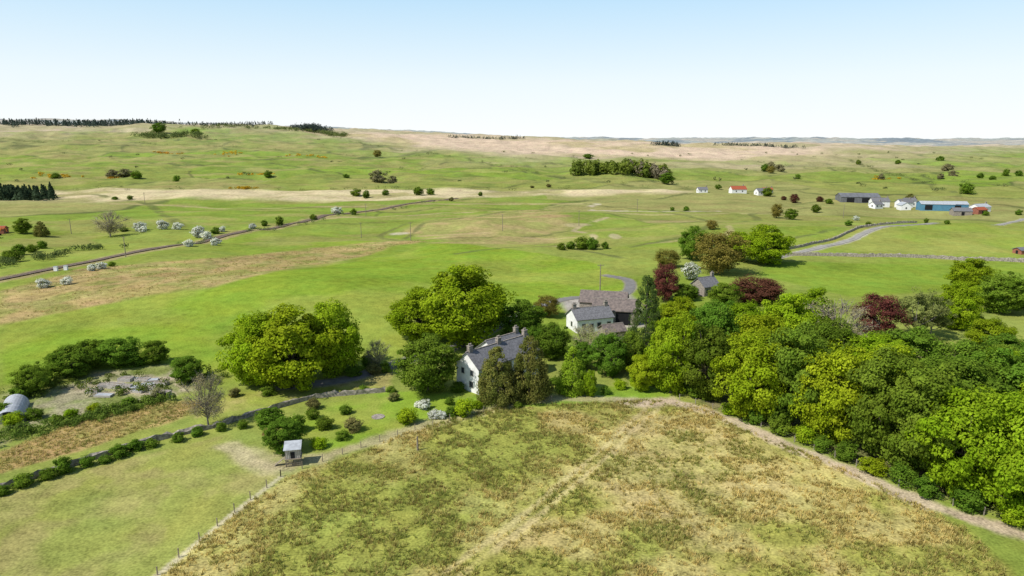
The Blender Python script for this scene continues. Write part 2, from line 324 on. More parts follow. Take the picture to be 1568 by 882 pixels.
# ---------------------------------------------------------------- foliage
def leafq(c,n,s,rs):
    n=n/np.linalg.norm(n,axis=1)[:,None];a=rs.normal(size=c.shape);t=np.cross(n,a);t/=np.linalg.norm(t,axis=1)[:,None];u=np.cross(n,t)
    s=s[:,None];V=np.stack([c+t*s,c+u*s*.65,c-t*s,c-u*s*.65],1).reshape(-1,3);return V,np.arange(len(V)).reshape(-1,4)
def tube(p,rad,k=6):
    p=np.array(p,float);V=[];n=len(p)
    for i in range(n):
        t=p[min(i+1,n-1)]-p[max(i-1,0)];t/=np.linalg.norm(t)+1e-9;a=np.cross(t,(1,.3,.1));a/=np.linalg.norm(a);b_=np.cross(t,a)
        for j in range(k):
            w=2*math.pi*j/k;V.append(p[i]+(a*math.cos(w)+b_*math.sin(w))*rad[i])
    Q=[(i*k+j,i*k+(j+1)%k,(i+1)*k+(j+1)%k,(i+1)*k+j) for i in range(n-1) for j in range(k)]
    return np.array(V),np.array(Q)
def tree(kind,seed,nc,nl,ls,cols,base=.1,cw=.5,flat=.62,clr=.13,shape='round',bare=False,blossom=None,lobes=.28,mbark=None):
    rs=np.random.default_rng(seed);cen=[]
    zc=(1+base)/2;hz=(1-base)/2
    ph=rs.uniform(0,6,8)
    while len(cen)<nc:
        d=rs.normal(size=3);d/=np.linalg.norm(d)
        rr=rs.uniform(.25,1)**.4
        if shape=='round':
            lob=1-lobes+lobes*(.5+.5*math.sin(3*math.atan2(d[1],d[0])+ph[0]+2*d[2]))+lobes*.6*math.sin(4*d[2]*2+5*d[0]+ph[1])
            q=np.array([d[0]*cw*rr*lob,d[1]*cw*rr*lob,zc+d[2]*hz*rr*(.85+.2*lob)])
            if d[2]<0: q[0]*=1-.15*abs(d[2]);q[1]*=1-.15*abs(d[2])
        else:
            t=rs.uniform(0,1)**1.35;z=base+t*(1-base)*.97
            pr=(1-t)**(.75 if shape=='cone' else .45)*min(1,.55+3*t)
            if shape=='col' : pr=min(1,(1-t)**.5*1.15)*min(1,.7+2*t)
            an=rs.uniform(0,2*math.pi);q=np.array([math.cos(an)*cw*pr*rr,math.sin(an)*cw*pr*rr,z])
        cen.append(q)
    cen=np.array(cen);LV=[];LN=[];LC=[];cols=np.array(cols)
    ctr=np.array([0,0,zc])
    for q in cen:
        n_=int(nl*rs.uniform(.6,1.3));d=rs.normal(size=(n_,3));d/=np.linalg.norm(d,axis=1)[:,None]
        cr=clr*rs.uniform(.6,1.3)*(1 if shape=='round' else .5+.6*(1-q[2]))
        rad=cr*rs.uniform(.45,1.15,n_)**.6
        pos=q+d*rad[:,None]*np.array([1,1,flat])
        out=(q-ctr);out/=np.linalg.norm(out)+1e-6
        nrm=d*.6+out*.5+np.array([0,0,.5])+rs.normal(0,.45,(n_,3))
        LV.append(pos);LN.append(nrm)
        k=rs.uniform(0,1);c=cols[0]*(1-k)+cols[1]*k
        c=c*rs.uniform(.85,1.15)*rs.uniform(.75,1.25,(n_,1))
        if blossom is not None:
            bm=rs.uniform(0,1,n_)<blossom*rs.uniform(.6,1.3);c=np.where(bm[:,None],np.array((.86,.86,.76)),c)
        LC.append(c*np.ones((n_,3)))
    LV=np.concatenate(LV);LN=np.concatenate(LN);LC=np.concatenate(LC)
    keep=LV[:,2]>.012;LV,LN,LC=LV[keep],LN[keep],LC[keep]
    V,Q=leafq(LV,LN,ls*rs.uniform(.6,1.35,len(LV)),rs);CC=np.repeat(LC,4,axis=0)
    tb=[];tr_=.022 if not bare else .02
    tz=.45 if shape=='round' else .9
    tb.append(tube([(0,0,-.03),(.004,0,.08),(.01,.006,tz*.5),(0,.01,tz)],[tr_*1.35,tr_,tr_*.75,tr_*.4],8))
    idx=rs.permutation(len(cen))[:(70 if bare else 16)]
    for i in idx:
        q=cen[i];z0=rs.uniform(.12,.42) if shape=='round' else q[2]*.95
        a=np.array((0,0,z0));mid=(a+q)/2+np.array((0,0,-.02 if not bare else .03))+rs.normal(0,.012,3)
        tb.append(tube([a,mid,q],[tr_*.5,tr_*.3,tr_*.1],4 if bare else 5))
        if bare:
            for _ in range(7):
                e=q+rs.normal(0,.07,3)+np.array((0,0,.03));tb.append(tube([mid*.4+q*.6,(q+e)/2,e],[tr_*.2,tr_*.12,tr_*.05],3))
    TV,TQ=join(tb)
    n=len(V);VV=np.r_[V,TV];QQ=np.r_[Q,TQ+n];mi=np.r_[np.zeros(len(Q)),np.ones(len(TQ))]
    CC=np.r_[CC,np.full((len(TV),3),.2)]
    return mk(kind,VV,QQ,[M_leaf,mbark or M_bark],mi=mi,col=CC,link=False)
LIB={}
syc=[(.25,.345,.012),(.34,.42,.02)]
dec=[(.12,.2,.018),(.19,.275,.028)]
LIB['syc']=[tree('sycamore_tree',s,200,170,.0155,syc,base=.04,lobes=.22,clr=.1) for s in(1,2,3,4)]
LIB['dec']=[tree('broadleaf_tree',s,180,160,.0155,dec,base=.03,lobes=.27,clr=.1) for s in(11,12,13,14)]
LIB['bro']=[tree('beech_tree',s,110,140,.016,[(.2,.17,.035),(.28,.23,.05)],base=.08) for s in(21,)]
LIB['cop']=[tree('copper_beech_tree',s,110,150,.016,[(.12,.04,.032),(.2,.07,.05)],base=.06) for s in(31,32)]
LIB['gre']=[tree('bare_ash_tree',s,100,55,.012,[(.4,.36,.17),(.42,.4,.18)],base=.12,bare=True,mbark=M_bare) for s in(41,42)]
LIB['ash']=[tree('ash_tree',s,90,95,.015,[(.2,.24,.06),(.28,.3,.09)],base=.18,clr=.09,lobes=.4,mbark=M_bare) for s in(51,52)]
LIB['con']=[tree('cypress_tree',s,170,120,.016,[(.13,.15,.028),(.24,.22,.055)],base=.02,shape='col',cw=.46,clr=.11,flat=.9) for s in(61,62)]
LIB['lcon']=[tree('golden_cypress_tree',s,130,120,.017,[(.2,.32,.02),(.26,.38,.03)],base=.02,shape='cone',cw=.46,clr=.12,flat=.8) for s in(71,)]
LIB['pin']=[tree('spruce_tree',s,200,100,.012,[(.08,.13,.03),(.14,.19,.045)],base=.04,shape='col',cw=.46,clr=.1,flat=.6) for s in(81,)]
LIB['haw']=[tree('hawthorn_tree',s,60,100,.035,[(.16,.2,.04),(.2,.25,.05)],base=.03,clr=.18,blossom=.6) for s in(91,92)]
NM={'syc':'sycamore_tree','dec':'broadleaf_tree','bro':'beech_tree','cop':'copper_beech_tree','gre':'bare_ash_tree','ash':'ash_tree','con':'cypress_tree','lcon':'golden_cypress_tree','pin':'spruce_tree','haw':'hawthorn_tree'}
TL='''-41 121 15 16 syc,-47 122 14 13 syc,-35 128 15 11 syc,-11 146 18 18 syc,-21 149 12 13 syc,-5 161 10 8 syc,-15.5 118 11 11 dec,-2.5 113 10.5 7.5 con,3 114.5 12 7.5 con,2 152 9 11 dec,9 170 6 7 bro,11 118 9 7.5 lcon,19 127 9 7 dec,9 137 8 7 dec,16 139 7 8 gre,28 138 18.5 7.5 pin,43 188 11 8 cop,55 239 7 9 bro,70 228 15 18 bro,92 245 14 18 syc,84 252 11 10 syc,68 255 13 11 dec,58 217 5.5 5 haw,69 187 7 16 cop,38 150 10 9 syc,29 118 15 9 syc,41 133 14 11 dec,35 115 14 10 dec,50 141 11 11 syc,40 106 15 12 syc,45 103 17 11 dec,55 132 15 12 syc,68 150 12 10 syc,70 141 12 14 gre,49 97 15 11 syc,53 92 16 11 dec,84 151 11 10 cop,72 118 12 13 dec,93 152 12 11 ash,98 154 11 8 ash,56 86 16 11 dec,108 160 12 9 syc,138 202 10 12 syc,129 175 11 12 dec,139 182 8 9 dec,58 81 15 11 syc,75 106 13 13 dec,62 75 16 11 syc,82 103 13 14 dec,66 118 11 11 syc,34 159 6 6 dec,58 181 7 9 dec,49 189 5 7 dec,-253 351 8 8 dec,-240 346 8 7 con,-206 348 14 16 gre,24 119 7 5 syc,14 116 5 2.5 syc,-80 133 6 9 dec,-86 127 6 9 dec,-73 134 5 5 dec,-85 132 6 7 dec,-49 103 9 6 gre,-62 124 5 6 dec,-87 117 6 6 dec,-34 94 5 6 dec,172 444 10 8 bro,178 435 7 9 dec,237 576 8 7 cop,232 624 8 11 dec,168 751 12 16 dec,358 982 11 11 dec,-748 1483 22 32 dec,-231 1193 13 15 bro,138 1262 9 20 dec,326 561 8 11 con,210 702 5 7 dec,355 949 11 13 bro,98 334 5 6 bro,216 486 6 6 dec,
68 98 13 13 dec,78 90 13 13 syc,62 108 12 12 syc,88 96 12 13 dec,60 124 12 12 dec,46 120 14 12 syc,66 82 14 12 syc,71 74 14 12 dec,98 128 8 10 dec,90 118 9 11 dec,-27 131 6 5 gre,20 133 8 8 gre,5 139 7 6 dec,14 131 6 5 dec,24 130 8 6 dec,84 112 10 11 syc,102 140 8 9 syc'''.replace('\n','')
for t in TL.split(','):
    x,y,h,w,k=t.split();x,y,h,w=map(float,(x,y,h,w))
    L_=LIB[k];me=L_[rng.integers(len(L_))];s=w*1.08
    put(NM[k],me,(x,y,h1(x,y)-.1),(s,s*rng.uniform(.92,1.08),h*.98),rng.uniform(0,6.28))
def bush(kind,seed,cols,**kw): return tree(kind,seed,40,110,.04,cols,base=0.,clr=.19,flat=.8,**kw)
BL={'dec':[bush('shrub',s,dec) for s in(101,102,103)],'syc':[bush('shrub',104,syc)],'haw':[bush('hawthorn_bush',s,[(.16,.2,.04),(.2,.24,.05)],blossom=.8) for s in(105,106)],
'gre':[bush('gorse_scrub',107,[(.24,.23,.1),(.3,.27,.14)])],'bro':[bush('shrub',108,[(.19,.19,.06),(.27,.24,.08)])],'cop':[bush('copper_shrub',109,[(.13,.05,.035),(.18,.08,.05)])]}
BS='''-141 201 3.5 haw,-156 338 6.5 haw,-141 295 3.9 haw,-204 373 5.7 haw,-194 378 5.8 haw,-147 385 4.4 haw,-143 393 3.8 dec,-135 396 5.3 dec,-119 464 6.2 haw,-108 465 4.4 dec,-143 234 3.1 haw,-143 240 2.3 dec,-144 230 2.6 haw,-152 356 3.4 haw,-138 316 4.2 haw,-124 425 4.1 dec,-186 378 4.3 haw,-136 204 3 haw,-150 333 5 haw,-160 344 5 haw,-132 300 3 haw,-199 366 4 haw,-212 371 4 dec,-143 629 9 dec,-131 616 7 dec,-115 624 6 dec,-86 630 8 dec,-75 634 7 dec,-151 780 17 gre,-133 765 12 gre,-197 821 7 dec,-466 830 15 gre,-437 805 11 dec,-492 849 13 gre,-378 778 9 dec,-288 815 11 dec,-544 823 9 dec,-152 348 4 dec,30 290 6.5 dec,34 289 5.5 dec,21 285 3.3 dec,40 291 3.3 dec,25 289 3.9 dec,394 1055 14 gre,381 984 13 gre,344 831 6.4 dec,451 843 9 gre,773 1253 12 dec,614 978 13 gre,437 661 13 dec,572 844 8 dec,567 815 7 dec,628 879 9 dec,578 905 11 gre,574 1149 8 dec,629 1131 8 dec,525 846 9 gre,637 869 9 dec,-39 103 4 dec,-41 105 2.6 dec,-34 110 2.1 bro,-25 101 2.5 bro,-17 104 3 syc,-18 106 2 dec,-15 110 1.9 haw,-8 107 3.1 syc,-29 95 2.2 syc,-30 102 2.5 dec,-34 101 2.9 dec,-36 102 2.3 gre,-12 106 2 haw,-10 107 2 dec,-13 106 1.8 haw,-16 111 1.7 haw,-62 87 2.5 dec,-63 85 2 dec,-60 89 1.9 dec,-65 83 2.1 dec,-57 92 2.6 dec,-56 94 2.3 dec,-58 90 1.7 dec,-54 95 2 dec,-51 97 2 dec,-49 99 1.7 dec,-46 101 1.7 dec,-43 102 1.6 dec,-66 81 1.7 dec,-31 127 3.2 dec,-27 128 2.9 bro,-25 129 2.2 dec,-27 118 1.8 dec,-79 106 2.6 dec,-88 115 3.3 dec,-73 106 2.2 syc,-71 109 2.3 syc,-74 104 2 dec,-202 277 4.8 dec,-205 288 4.4 dec,-191 257 4.9 dec,-209 301 4 dec,-201 268 4.1 dec,-66 111 2.1 dec,-63 115 2.4 gre,-76 133 3.8 dec,-88 122 3.3 dec,52 193 4.1 dec,167 338 3.2 dec,176 336 2.6 dec,117 499 3.8 dec,127 499 3.8 dec,216 428 3.3 haw,206 339 2.6 dec,211 330 2.5 dec,23 122 1.9 syc,27 122 1.6 dec,4 120 1.8 dec,8 122 2.1 dec,-681 1510 18 dec,263 568 5.4 dec,262 584 5.6 cop,236 596 4.6 cop,21 715 4.1 bro,38 711 4.8 bro,330 476 3.6 dec,350 472 4.5 dec,-347 600 4.6 dec,-334 600 4.6 dec,-51 573 4.4 bro,-29 627 4.2 dec,-10 118 2.5 dec,-22 118 1.6 dec,132 182 4.2 dec,115 163 3.1 dec,
37 108 3 syc,42 100 3.4 dec,46 94 3 dec,50 87 3.2 syc,54 81 3 dec,60 74 3 syc,65 70 3.5 dec,33 116 3 dec,-21 114 2 bro,-28 108 1.8 dec,-33 106 2 dec,-26 98 2 dec,-11 112 1.6 dec,-6 110 1.8 syc,1 110.5 1.4 dec,17 117 1.8 dec,20 120 2.2 syc,31 119 2.5 dec,39.5 104 3.4 dec,44.5 96.5 3.2 syc,48 91 3.4 dec,52.5 84 3.2 dec,57 77.5 3.4 dec,-85 106 3.4 dec,-81 104 3 syc,-44 117 2.4 dec,-50 116 2 bro,-29 132 3 dec'''.replace('\n','')
for t in BS.split(','):
    x,y,w,k=t.split();x,y,w=map(float,(x,y,w));L_=BL[k];me=L_[rng.integers(len(L_))]
    put(me.name.split('.')[0],me,(x,y,h1(x,y)-.1),(w*1.1,w*1.1*rng.uniform(.8,1.1),w*rng.uniform(.65,.95)),rng.uniform(0,6.28))
def mass(name,cx,cy,hh,ww,cols,nl,ls,conif=False,seed=5):
    rs=np.random.default_rng(seed);LV=[];LN=[];LC=[];cols=np.array(cols);gz=H(cx,cy)
    for i in range(len(cx)):
        h=hh[i];w=ww[i];n=nl
        d=rs.normal(size=(n,3));d/=np.linalg.norm(d,axis=1)[:,None];d[:,2]=np.abs(d[:,2])*rs.choice([1,-.7],n,p=[.75,.25])
        if conif:
            t=rs.uniform(0,1,n);an=rs.uniform(0,6.28,n);pos=np.stack([np.cos(an)*w/2*(1-t),np.sin(an)*w/2*(1-t),t*h],1);nr_=np.stack([np.cos(an),np.sin(an),np.full(n,.5)],1)
        else:
            f=1+.25*np.sin(5*d[:,0]+i)+.2*np.sin(6*d[:,1]+2*i);pos=d*f[:,None]*np.array([w/2,w/2,h*.5])+np.array([0,0,h*.5]);nr_=d
        LV.append(pos+np.array([cx[i],cy[i],gz[i]]));LN.append(nr_+rs.normal(0,.35,(n,3)))
        k=rs.uniform();LC.append((cols[0]*(1-k)+cols[1]*k)*rs.uniform(.75,1.25,(n,1)))
    V,Q=leafq(np.concatenate(LV),np.concatenate(LN),ls*rs.uniform(.6,1.3,sum(map(len,LV))),rs)
    return mk(name,V,Q,[M_leaf],col=np.repeat(np.concatenate(LC),4,axis=0))
def belt(name,P,n,spread,h,w,cols,conif=False,nl=60,seed=1):
    rs=np.random.default_rng(seed);P=np.array(P,float);L=np.r_[0,np.cumsum(np.hypot(*np.diff(P,axis=0).T))];s=rs.uniform(0,L[-1],n)
    x=np.interp(s,L,P[:,0])+rs.normal(0,spread,n);y=np.interp(s,L,P[:,1])+rs.normal(0,spread,n)
    mass(name,x,y,h*rs.uniform(.7,1.2,n),w*rs.uniform(.7,1.2,n),cols,nl,h*.11,conif,seed)
fd=[(.06,.085,.07),(.08,.105,.08)];fm=[(.11,.15,.045),(.17,.21,.06)]  # fd: distant tree greens lifted, aerial haze put into the leaf colour
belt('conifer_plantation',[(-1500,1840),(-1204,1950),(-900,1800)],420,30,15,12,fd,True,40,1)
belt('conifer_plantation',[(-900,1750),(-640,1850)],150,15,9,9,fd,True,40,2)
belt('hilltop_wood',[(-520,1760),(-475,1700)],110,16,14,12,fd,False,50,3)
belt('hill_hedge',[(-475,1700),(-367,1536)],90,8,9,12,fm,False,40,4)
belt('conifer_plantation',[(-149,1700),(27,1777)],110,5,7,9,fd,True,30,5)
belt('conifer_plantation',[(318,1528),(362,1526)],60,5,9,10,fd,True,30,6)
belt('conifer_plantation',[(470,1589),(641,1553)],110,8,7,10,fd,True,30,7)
belt('conifer_plantation',[(-470,625),(-414,598)],130,9,11,8,[(.06,.09,.05),(.08,.12,.055)],True,90,8)
belt('roadside_wood',[(86,884),(181,845)],42,7,15,13,[(.14,.2,.03),(.2,.26,.04)],False,220,9)
belt('roadside_wood',[(150,862),(185,840)],12,6,15,12,[(.28,.22,.16),(.28,.24,.14)],False,140,10)
belt('hill_wood',[(-760,1430),(-650,1470)],55,10,10,14,fm,False,70,11)
belt('hill_hedge',[(-719,1595),(-583,1720),(-480,1650)],90,16,8,12,fm,False,50,12)
for i,(q,n) in enumerate((('b4',30),('b5',36),('b6',24),('b7',40),('b8',50))): belt('field_hedge',P[q],n,2.5,3,5,fm,False,40,20+i)
belt('field_hedge',[(-500,700),(-220,690),(60,690)],30,5,3.5,6,fm,False,40,31)
belt('lineside_scrub',[(-190,215),(-186,262),(-180,300)],40,4,2.5,3.5,fm,False,150,32)
belt('lineside_hedge',[(-150,300),(-140,350),(-124,400),(-98,494),(-60,570)],30,2.5,1.8,2.6,fm,False,80,33)
rs=np.random.default_rng(77);nx=120;yy=rs.uniform(700,1500,nx);xx=yy*rs.uniform(-.8,.85,nx);ok=fbm(xx/120,yy/120,91)>.49
mass('hillside_scrub',xx[ok],yy[ok],rs.uniform(2,4.,ok.sum()),rs.uniform(3,8,ok.sum()),[(.15,.18,.06),(.22,.22,.09)],60,.6,False,78)
for i,(x,y,sp) in enumerate(((-555,834,14),(-308,848,12),(-588,1195,16),(-340,1151,18),(-277,705,9),(-470,1180,14),(451,843,8),(-470,842,12))):
    n=16;mass('gorse_bushes',x+rs.normal(0,sp,n),y+rs.normal(0,sp*.5,n),rs.uniform(1.5,3,n),rs.uniform(3,6,n),[(.7,.38,.02),(.5,.32,.04)],60,.6,False,90+i)
n=60;t=rs.uniform(0,1,n);xx=-92+34*t+rs.normal(0,2.5,n);yy=112+12*rs.uniform(0,1,n)+6*t
mass('allotment_scrub',xx,yy,rs.uniform(.5,1.6,n),rs.uniform(.8,2.2,n),[(.13,.18,.03),(.22,.28,.04)],160,.13,False,97)
n=110;t=rs.uniform(0,1,n);xx=-80+18*t+rs.normal(0,1.2,n);yy=97+17*t+rs.normal(0,1.5,n)
mass('bank_scrub',xx,yy,rs.uniform(.4,1.5,n),rs.uniform(.8,2.2,n),[(.13,.18,.03),(.22,.28,.04)],160,.13,False,98)
# ---------------------------------------------------------------- rush tufts
def tufts(name,PP,n,hmin,hmax,blades,cfun,seed,dens=None):
    rs=np.random.default_rng(seed);a=np.array(PP);x=rs.uniform(a[:,0].min(),a[:,0].max(),n);y=rs.uniform(a[:,1].min(),a[:,1].max(),n)
    ok=inpoly(x,y,PP)
    if dens is not None: ok&=rs.uniform(0,1,n)<dens(x,y)
    x,y=x[ok],y[ok];n=len(x);z=H(x,y);hh=rs.uniform(hmin,hmax,n);c=cfun(x,y,rs)
    N=n*blades;bx=np.repeat(x,blades);by=np.repeat(y,blades);bz=np.repeat(z,blades);bh=np.repeat(hh,blades)*rs.uniform(.6,1.15,N);an=rs.uniform(0,6.28,N);sp=rs.uniform(.3,1.2,N)*bh
    w=rs.uniform(.03,.06,N);ox=bx+rs.normal(0,.12,N);oy=by+rs.normal(0,.12,N)
    ta=an+1.57+rs.normal(0,.3,N)
    V=np.stack([np.stack([ox-np.cos(ta)*w,oy-np.sin(ta)*w,bz-.03],1),np.stack([ox+np.cos(ta)*w,oy+np.sin(ta)*w,bz-.03],1),
      np.stack([ox+np.cos(an)*sp+np.cos(ta)*w*.4,oy+np.sin(an)*sp+np.sin(ta)*w*.4,bz+bh],1),np.stack([ox+np.cos(an)*sp-np.cos(ta)*w*.4,oy+np.sin(an)*sp-np.sin(ta)*w*.4,bz+bh],1)],1).reshape(-1,3)
    cc=np.repeat(c,blades,axis=0)*rs.uniform(.75,1.25,(N,1))
    return mk(name,V,np.arange(len(V)).reshape(-1,4),[M_grass],col=np.repeat(cc,4,axis=0))
def rushcol(x,y,rs):
    n=len(x);k=S(.4,.6,fbm(x/8,y/8,33,5))*.7+.12+rs.normal(0,.28,n)+.15*S(0,25,x);k=np.clip(k,0,1)[:,None]
    c=np.array((.33,.35,.08))*(1-k)+np.array((.74,.56,.22))*k
    dk=(rs.uniform(0,1,n)<.22)[:,None];return np.where(dk,np.array((.3,.23,.07)),c)
trk=[tuple(q) for q in tr]
def rden(x,y):
    d=segd(x,y,trk,False);return np.where((d>.4)&(d<1.3),.25,1)*(.12+.88*S(.42,.6,fbm(x/2.6,y/2.6,44,4)))
tufts('rush_tufts',P['rush'],42000,.18,.48,8,rushcol,1,rden)
tufts('rush_tufts',P['hay'],3000,.15,.35,8,rushcol,2)
tufts('rush_tufts',P['brown'],6000,.25,.5,6,rushcol,3,lambda x,y:.1+.9*S(.45,.6,fbm(x/6,y/6,46,4)))
# ---------------------------------------------------------------- buildings
def bpart(parent,name,bs,m):
    V,Q=join(bs);ob=mk(name,V,Q,[m]);ob.parent=parent;return ob
def house(name,cx,cy,ang,L,W,he,hr,mw,mr,wins=(),chim=(),doors=(),z=None,ov=.3):
    z=h1(cx,cy) if z is None else z
    e=emp(name,(cx,cy,z),math.radians(ang));a,b_=L/2,W/2
    V=[]
    for sx in(-a,a): V+=[(sx,-b_,-1),(sx,b_,-1),(sx,b_,he),(sx,0,hr),(sx,-b_,he)]
    V=np.array(V,float)
    Qs=[(0,1,6,5),(1,2,7,6),(4,0,5,9),(2,3,8,7),(3,4,9,8)]
    me=bpy.data.meshes.new('walls');me.from_pydata(V.tolist(),[],Qs+[(0,4,3,2,1),(5,6,7,8,9)]);me.materials.append(mw);o=bpy.data.objects.new('walls',me);col_.objects.link(o);o.parent=e
    sl=(hr-he)/b_;t=.16
    def slab(s):
        y0,y1=s*(b_+ov),0;z0,z1=he-ov*sl+.03,hr+.03
        v=np.array([(-a-ov,y0,z0),(a+ov,y0,z0),(a+ov,y1,z1),(-a-ov,y1,z1),(-a-ov,y0,z0+t),(a+ov,y0,z0+t),(a+ov,y1,z1+t),(-a-ov,y1,z1+t)]);return v,box(0,1,0,1,0,1)[1]
    bpart(e,'roof',[slab(-1),slab(1)],mr)
    bpart(e,'ridge',[box(-a-ov,a+ov,-.12,.12,hr+.14,hr+.26)],M_stone)
    fr=[];gl=[]
    for side,u,zz,w,h in wins:
        if side in('f','b'):
            s=-1 if side=='f' else 1;y0=s*b_
            fr.append(box(u-w/2-.1,u+w/2+.1,min(y0,y0+s*.04),max(y0,y0+s*.04),zz-.1,zz+h+.1));gl.append(box(u-w/2,u+w/2,min(y0+s*.041,y0+s*.06),max(y0+s*.041,y0+s*.06),zz,zz+h))
        else:
            s=-1 if side=='l' else 1;x0=s*a
            fr.append(box(min(x0,x0+s*.04),max(x0,x0+s*.04),u-w/2-.1,u+w/2+.1,zz-.1,zz+h+.1));gl.append(box(min(x0+s*.041,x0+s*.06),max(x0+s*.041,x0+s*.06),u-w/2,u+w/2,zz,zz+h))
    if gl: bpart(e,'window_frames',fr,M_pale);bpart(e,'windows',gl,M_glass)
    dd=[]
    for side,u,w,h in doors:
        if side=='f': dd.append(box(u-w/2,u+w/2,-b_-.05,-b_,0,h))
        elif side=='l': dd.append(box(-a-.05,-a,u-w/2,u+w/2,0,h))
        else: dd.append(box(a,a+.05,u-w/2,u+w/2,0,h))
    if dd: bpart(e,'doors',dd,M_dark)
    cc=[]
    for u in chim: cc+= [box(u-.45,u+.45,-.35,.35,hr-.6,hr+1.1),box(u-.52,u+.52,-.42,.42,hr+1.1,hr+1.22),box(u-.3,u-.08,-.12,.12,hr+1.22,hr+1.6),box(u+.08,u+.3,-.12,.12,hr+1.22,hr+1.6)]
    if cc: bpart(e,'chimneys',cc,M_stone)
    return e
house('white_farmhouse',-2.6,124.3,46.2,16,6.,4.9,7.3,M_white,M_slate,
 wins=[('l',-1.2,3.2,.7,1.),('l',1.2,3.2,.7,1.),('l',-1.,.9,.9,1.1),('f',-6,.9,.9,1.3),('f',-6,3.2,.9,1.2),('f',-3,.9,.9,1.3),('f',-3,3.2,.9,1.2),('f',3,.9,.9,1.3),('f',3,3.2,.9,1.2),('f',6,.9,.9,1.3),('f',6,3.2,.9,1.2),('f',0,3.2,.9,1.2)],chim=(-7.3,0,7.3),doors=[('f',0,1,2.1)])
house('white_cottage_wing',-2,133.2,46.2,9,5.5,4,6,M_white,M_slate,wins=[('l',0,1.,.9,1.1),('b',2,1,.9,1)],chim=(4,))
house('white_cottage',18.8,160,20,9.5,6.2,3.2,5.2,M_white,M_slate,wins=[('l',0,1,.8,1.1),('f',-3,1,.9,1.1),('f',1,1,.9,1.1),('f',3.6,1,.9,1.1)],chim=(-4.2,4.2),doors=[('f',-1,1,2)])
house('stone_barn',26,166.5,-10,11,7,3.5,5.6,M_stone,M_bslate,wins=[('f',-4,2.,.8,.8)],doors=[('f',2,3.6,3.2),('f',-2.2,1.2,2.2)])
house('stone_byre',24.5,177,-14,12,7.5,3.,5.2,M_stone,M_bslate,doors=[('f',0,3,2.6)])
house('stone_cottage',57,197,30,6,5.5,2.8,5,M_stone,M_slate,wins=[('l',0,1,.9,1.1),('f',-2,1,.9,1.1)],chim=(2.5,))
house('stone_outbuilding',23,151.5,20,5,4,2.2,3.4,M_stone,M_bslate,doors=[('f',0,1,1.9)])
house('cattle_barn',293,582,-8,31,16,4.5,7.2,M_tin,M_tin,doors=[('f',-8,6,3.8),('f',4,6,3.8)])
for x,y,a,L_,W_,he,hr,c1,c2 in((292,545,-6,13,8,4.5,7,M_white,M_slate),(309,540,10,11,7,4.,6.5,M_white,M_slate),(300,524,80,10,7,3.8,6,M_white,M_ltin),(318,549,0,9,7,4.5,6.4,M_white,M_slate),(284,534,20,8,6,3,5,M_white,M_slate),(342,500,20,12,8,3.6,5.6,M_white,M_ltin),(230,634,15,11,7,3.5,6,M_white,M_slate),(243,655,0,9,6,3,5,M_white,M_red),(181,655,5,9,6,3.2,5.2,M_white,M_slate)):
    house('white_farm_building',x,y,a,L_,W_,he,hr,c1,c2,wins=[('f',-2,1.2,1,1.2),('f',2,1.2,1,1.2),('l',0,1.2,1,1.2)],chim=(L_/2-.6,))
house('blue_cattle_shed',314,508,-14,22,12,4.2,6.,M_blue,M_ltin,doors=[('f',-6,5,3.6)])
house('blue_cattle_shed',335,518,-14,15,11,4.2,6.,M_blue,M_ltin,doors=[('f',0,5,3.4)])
house('stone_steading',318,484,-10,12,7,3,5.,M_stone,M_slate,doors=[('f',0,2,2.4)])
house('brick_shed',332,486,20,9,6,3,4.6,M_brick,M_red,doors=[('f',0,2,2.2)])
house('red_roofed_house',211,643,5,14,8,3.6,6.4,M_white,M_red,wins=[('f',-3,1.2,1,1.2),('f',3,1.2,1,1.2)],chim=(5,))
house('brick_shed',199,262,10,7,4,1.6,2.4,M_brick,M_tin,doors=[('l',0,1,1.4)])
def henhouse(x,y,ang):
    e=emp('raised_hen_house',(x,y,h1(x,y)),math.radians(ang))
    bpart(e,'legs',[box(sx-.06,sx+.06,sy-.06,sy+.06,-.2,1.1) for sx in(-.95,.95) for sy in(-.75,.75)]+[box(-.95,.95,-.78,-.72,.4,.5),box(-.95,.95,.72,.78,.4,.5)],M_wood)
    bpart(e,'deck',[box(-1.15,1.15,-1.,1.,1.1,1.2)],M_wood)
    V=np.array([(-1,-.8,1.2),(1,-.8,1.2),(1,.8,1.2),(-1,.8,1.2),(-1,-.8,2.55),(1,-.8,2.55),(1,.8,2.95),(-1,.8,2.95)]);bpart(e,'cabin_walls',[(V,box(0,1,0,1,0,1)[1])],M_pale)
    bpart(e,'battens',[box(u-.02,u+.02,-.825,-.8,1.22,2.5) for u in np.linspace(-.95,.95,9)],M_wood)
    V=np.array([(-1.2,-1.05,2.54),(1.2,-1.05,2.54),(1.2,1.05,3.06),(-1.2,1.05,3.06),(-1.2,-1.05,2.6),(1.2,-1.05,2.6),(1.2,1.05,3.12),(-1.2,1.05,3.12)]);bpart(e,'roof',[(V,box(0,1,0,1,0,1)[1])],M_ltin)
    bpart(e,'door',[box(-.3,.3,-.85,-.826,1.25,2.2)],M_dark)
    bpart(e,'lattice_skirt',[box(u-.03,u+.03,-.86,-.82,0,1.1) for u in np.linspace(-1,1,11)]+[box(-1,1,-.88,-.865,k,k+.06) for k in(.2,.5,.8)],M_wood)
    V=np.array([(-1.2,-.3,1.1),(-1.2,.3,1.1),(-2.6,.3,0),(-2.6,-.3,0),(-1.2,-.3,1.17),(-1.2,.3,1.17),(-2.6,.3,.07),(-2.6,-.3,.07)]);bpart(e,'ramp',[(V,box(0,1,0,1,0,1)[1])],M_wood)
henhouse(-31.,89.6,12)
